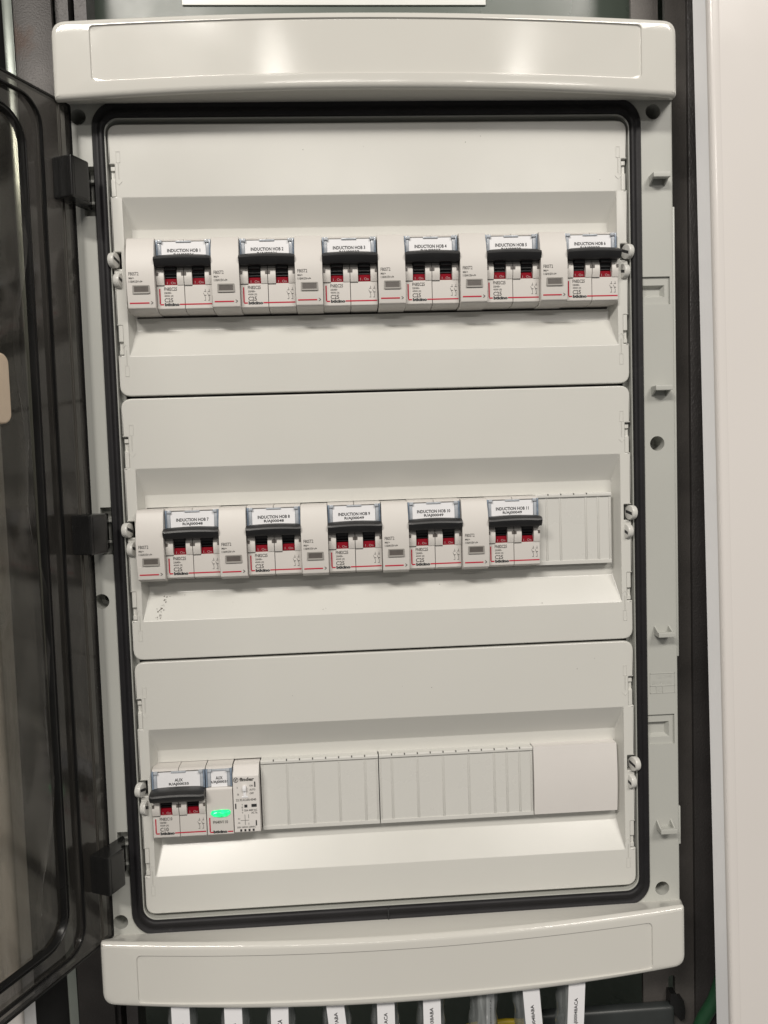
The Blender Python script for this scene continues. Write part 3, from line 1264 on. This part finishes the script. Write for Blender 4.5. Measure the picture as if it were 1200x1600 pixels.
link('lens', shared('lens', lens, 'led', 50), None, root)['label'] = 'glowing green lens'
y = -4.62
link('red_rule', shared('red_rule35', None, 'redink') if 'red_rule35' in CACHE else None, None, root, (0, 0, -1.0))
link('red_line', shared('lamp_red', lambda b: box(b, 13.6, 17.0, y, y + 0.05, -29.95, -29.15), 'redink'), None, root)
text(root, 'FN40V110', 4.0, y, -23.9, 9.8, 2.1, 'greyink', 0.02)
text(root, 'bticino', 4.0, y, -30.4, 9.2, 2.1, 'ink', 0.06)
x += MOD + 0.1

# modular relay
root = dev('modular_relay', 'narrow white relay with printed diagram and a small white selector switch', 'relay', x, 2, None)
RY = -3.4


def relay_body(bm):
    prism(bm, [(24, 13.0), (4, 13.0), (1.5, 12.0), (-2.2, 8.4), (-3.2, 7.4), (-3.4, 6.6), (-3.4, -30.8), (-2.6, -31.6), (24, -31.6)], 0.1, MOD - 0.2, 0.35)


link('body', shared('relay_body', relay_body, 'card', 40), None, root)


def relay_logo(bm):
    a = circle(2.2, 4.6, 1.75, 20)
    b = circle(2.2, 4.6, 1.35, 20)
    bridge(bm, loop(bm, a, RY - .08), loop(bm, b, RY - .08))


link('logo_ring', shared('relay_logo', relay_logo, 'ink'), None, root)
text(root, 'if', 1.4, RY - .08, 3.6, 1.6, 2.0, 'ink', 0.03)
text(root, 'finder', 4.6, RY - .08, 3.6, 9.8, 2.5, 'greyink', 0.05)
for s, xx, zz, ww, hh in (('ON', 11.0, -0.3, 2.4, 1.3), ('AUTO', 11.0, -3.0, 3.9, 1.3), ('OFF', 11.0, -5.5, 2.7, 1.3), ('I', 2.8, -1.3, 0.3, 1.3), ('0', 2.8, -6.0, 1.1, 1.4),
                          ('22.32.0.230.4340', 1.8, -9.9, 13.4, 1.6), ('25A 440V AC', 7.0, -17.0, 8.6, 1.35), ('AC 7a', 11.6, -18.8, 4.0, 1.35),
                          ('A1', 2.6, -22.4, 1.4, 1.1), ('A2', 2.6, -25.2, 1.4, 1.1), ('230V..240VAC 220VDC', 1.8, -28.3, 12.4, 1.15), ('T', 5.4, -13.0, 0.9, 1.1), ('E', 5.4, -14.8, 0.9, 1.1), ('S', 5.4, -16.6, 0.9, 1.1), ('T', 5.4, -18.4, 0.9, 1.1)):
    text(root, s, xx, RY - .08, zz, ww, hh, 'greyink', 0.025)


def relay_marks(bm):
    for q in ((14.3, 15.1, -0.6, 3.0), (1.1, 1.9, -15.0, -11.4), (14.3, 15.1, -27.0, -23.4), (11.9, 15.4, -14.2, -12.2), (7.2, 9.2, -14.4, -12.4)):
        box(bm, q[0], q[1], RY - .1, RY, q[2], q[3])
    for k in range(4):
        box(bm, 3.8 + k * 2.75, 5.1 + k * 2.75, RY - .1, RY, -30.6, -29.1)
    for q in ((7.2, 7.45, -26.2, -19.2), (9.6, 9.85, -21.8, -19.2), (9.6, 9.85, -26.2, -24.8), (4.4, 10.0, -23.2, -23.0)):
        box(bm, q[0], q[1], RY - .1, RY, q[2], q[3])


link('printed_marks', shared('relay_marks', relay_marks, 'ink'), None, root)


def selector(bm):
    box(bm, 6.6, 9.0, RY - 2.2, RY + 0.5, -2.6, 0.6, 0.4)
    prism(bm, [(RY + .3, -2.8), (RY - .5, -2.8), (RY - .5, -7.2), (RY + .3, -7.2)], 6.9, 8.7, 0.1)
    box(bm, 5.8, 9.8, RY - 0.4, RY + .3, -7.6, -6.6, 0.15)


link('selector_switch', shared('selector', selector, 'paper'), None, root)


# blanking plates
def blank(name, x0, x1, r, ribs, label, group=None, notch=None):
    root = dev(name, label, 'blanking plate', x0, r, group)
    w = x1 - x0
    yb = 4.2
    bm = bmesh.new()
    box(bm, 0.1, w - 0.1, yb, 14, -33.4, 14.4, 0.5)
    link('plate', finish('plate', bm), 'blank', root)
    bm = bmesh.new()
    prism(bm, [(yb + .2, 14.6), (yb - .7, 14.5), (yb - 1.3, 13.8), (yb - 1.3, 12.4), (yb - .7, 11.8), (yb + .2, 11.7)], 0.1, w - 0.1, 0.2)
    link('top_lip', finish('top_lip', bm), 'blank', root)
    bm = bmesh.new()
    box(bm, 0.1, w - 0.1, yb - .6, yb + .2, -33.6, -31.0, 0.2)
    link('bottom_lip', finish('bottom_lip', bm), 'blank', root)
    me = shared('blank_rib', lambda b: (box(b, -0.75, -0.25, yb - .5, yb + .2, -31.1, 11.8, 0.12), box(b, 0.35, 0.75, yb - .4, yb + .2, -31.1, 11.8, 0.1)), 'blank')
    for q in [0.8] + ribs + [w - 0.9]:
        link('rib', me, None, root, (q, 0, 0))
    tk = shared('blank_tick', lambda b: box(b, -0.35, 0.35, yb - 1.4, yb, 13.6, 14.65), 'greyink')
    n = int(w / (MOD / 2))
    for k in range(1, n):
        link('tick_notch', tk, None, root, (k * MOD / 2, 0, 0))
    return root


b2 = ROW_X[2] + 4 * MOD + 0.9
blank('blanking_plate', 103.0, 155.4, 1, [8.0, 17.4, 35.0, 43.5], 'short ribbed blanking plate beside the breaker tagged INDUCTION HOB 11')
blank('blanking_plate', b2, b2 + 79.6, 2, [MOD, 2 * MOD, 3 * MOD, 4 * MOD], 'ribbed blanking plate directly beside the relay')
blank('blanking_plate', b2 + 80.0, b2 + 186.0, 2, [0.5 * MOD, 1.5 * MOD, 2.5 * MOD, 3.5 * MOD, 4.5 * MOD, 5 * MOD, 5.5 * MOD], 'long ribbed blanking plate between another ribbed blank and the plain white one')

root = dev('blanking_plate', 'plain smooth white blanking sheet bowed slightly outward at the row end', 'blanking plate', b2 + 186.2, 2, None)


def bowed(bm):
    w = 156.4 - (b2 + 186.2)
    n = 16
    prof = []
    for k in range(n + 1):
        u = k / n
        prof.append((3.2 - 1.4 * math.sin(PI * u), -33.2 + 47.6 * u))
    prof += [(13, 14.4), (13, -33.2)]
    prism(bm, prof, 0.2, w, 0.25)


bm = bmesh.new()
bowed(bm)
link('sheet', finish('sheet', bm, 40), 'card', root)

# ------------------------------------------------------------------ below the enclosure: tagged cables, trunking
CAB = [(285, '6AAA', 0), (368, '36ABA', 0), (440, '00036ACA', -1), (527, 'R/AJ00037ABA', 5), (603, 'R/AJ00037ACA', 0), (675, 'R/AJ00038ABA', 0),
       (757, 'R/AJ00038ACA', -3), (828, 'R/AJ00048ABA', 4), (893, 'R/AJ00048ACA', -3)]
WORD = ['AAA', 'ABA', '6ACA', '00037ABA', '0037ACA', '00038ABA', None, 'R/AJ00048ABA', 'R/AJ00048ACA']
for i, (px, word, tilt) in enumerate(CAB):
    Y = -12.0
    cx, cz = P(px, 1590, Y)
    z0, z1 = -432.0, -312.0
    lab = ('grey cable in a clear marker sleeve reading %s under the bottom cap' % WORD[i]) if WORD[i] else 'grey cable whose marker sleeve is turned half away under the bottom cap'
    root = empty('tagged_cable', lab, 'cable', (cx, Y, z0), 'tagged cables under the enclosure')
    ry = math.radians(tilt)
    off = lambda z: math.tan(ry) * (cz - z)
    def cabf(bm):
        tube(bm, [(off(z0 + d), 4, d) for d in (0, 30, 60, 90, 126)], 3.6, 12)
    bm = bmesh.new()
    cabf(bm)
    link('sheath', finish('sheath', bm), 'greycable', root)
    bm = bmesh.new()
    pts, rad = [], []
    for k in range(25):
        d = 5 + k * 4.85
        pts.append((off(z0 + d) - 0.4, 3.6, d))
        rad.append(9.6 + 0.6 * math.sin(k * 1.9 + i))
    tube(bm, pts, rad, 14)
    sl = link('marker_sleeve', finish('marker_sleeve', bm, 50), 'clear', root)
    bm = bmesh.new()
    turn = 55 if i == 6 else random.uniform(-12, 12)
    box(bm, -5.8, 5.8, -7.6, -7.2, 8, 124)
    lbm = finish('label_strip', bm)
    ls = link('label_strip', lbm, 'paper', root, (off(z0 + 60), 0, 0), (0, 0, 0))
    ls.rotation_euler = (0, -ry, math.radians(turn))
    # fit strip base so that it follows the tilt
    ls.location = (off(z0) * MM, -0.0005, 0)
    tw = {3: 24, 4: 24}.get(i, 2.05 * len(word))
    topz = {0: -352, 1: -350, 2: -346, 3: -337, 4: -345, 5: -341, 6: -337, 7: -335, 8: -332.5}[i]
    tz = P(px, {0: 1587, 1: 1586, 2: 1580, 3: 1568, 4: 1570, 5: 1562, 6: 1560, 7: 1556, 8: 1548}[i], Y)[1]
    ww = 1.9 * len(word)
    text(ls, word, 1.6, -7.75, tz - z0 - ww, ww, 3.1, 'ink', 0.02, (0, -PI / 2, 0))

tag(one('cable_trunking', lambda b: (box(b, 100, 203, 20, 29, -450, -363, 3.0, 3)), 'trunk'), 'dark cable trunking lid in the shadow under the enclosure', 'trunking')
def gy(bm):
    x0, z0 = P(770, 1598, 45)
    tube(bm, [(x0 - 40, 45, z0 - 8), (x0 - 15, 45, z0 - 1), (x0 + 10, 45, z0), (x0 + 30, 46, z0 - 2), (x0 + 60, 48, z0 - 8)], 2.4, 12)
tag(one('earth_wire', gy, 'yellow'), 'yellow earth wire crossing behind the tagged cables', 'wire')
def gw(bm):
    x0, z0 = P(1100, 1590, 20)
    tube(bm, [(x0 + 14, 18, z0 + 34), (x0 + 7, 18, z0 + 14), (x0, 20, z0), (x0 - 6, 22, z0 - 16), (x0 - 16, 24, z0 - 60)], 5.0, 14)
tag(one('green_cable', gw, 'darkgreen'), 'green cable running down beside the white sheet panel', 'cable')
def clip(bm):
    pts = [P(px, py, 22) for px, py in ((1048, 1553), (1057, 1553), (1063, 1564), (1068, 1563), (1071, 1578), (1070, 1592), (1064, 1596), (1047, 1574))]
    a = loop(bm, pts, 22)
    b = loop(bm, pts, 30)
    bm.faces.new(a)
    bridge(bm, a, b)
tag(one('cable_clip', clip, 'hinge'), 'black plastic clip fixed to the steel upright under the enclosure', 'clip')


# ------------------------------------------------------------------ grime
def specks(bm, spots, rnd):
    for p, nrm, r, st in spots:
        q = Vector(nrm).to_track_quat('Z', 'Y')
        n = rnd.randint(5, 7)
        vs = []
        a0 = rnd.uniform(0, 6)
        for k in range(n):
            a = a0 + 2 * PI * k / n
            rr = r * rnd.uniform(0.6, 1.2)
            vs.append(bm.verts.new(Vector(p) + q @ Vector((rr * math.cos(a), rr * st * math.sin(a), 0.06))))
        bm.faces.new(vs)


def grime():
    rnd = random.Random(11)
    wn = (0, -0.86, 0.51)
    sp = []
    for k in range(34):
        v = rnd.uniform(0.05, 0.85)
        x = -151 + 5.5 * v + rnd.gauss(0, 1.6)
        sp.append(((x, 10.3 * v, -60 + 17.4 * v), wn, rnd.uniform(0.18, 0.5), rnd.uniform(0.6, 1.6)))
    for k in range(8):
        v = rnd.uniform(0.05, 0.9)
        sp.append(((rnd.uniform(-140, 130), 10.3 * v, -60 + 17.4 * v), wn, rnd.uniform(0.15, 0.3), 1.2))
    for c in [o for o in bpy.data.objects if o.name.startswith('cover_panel')]:
        if abs(c.matrix_basis.translation.z + BRD.location.z) < 0.02:
            bm = bmesh.new()
            specks(bm, sp, rnd)
            o = link('dirt_specks', finish('dirt_specks', bm), 'speck', c)
            o['kind'] = 'stuff'
        else:
            bm = bmesh.new()
            specks(bm, [((rnd.uniform(-150, 150), 0, rnd.uniform(45, 80)), (0, -1, 0), rnd.uniform(0.15, 0.35), 1) for k in range(5)], rnd)
            o = link('dirt_specks', finish('dirt_specks', bm), 'speck', c)
            o['kind'] = 'stuff'


M['speck'] = plastic('dirt', (0.10, 0.085, 0.07), 0.8, 0.2, 100)
grime()
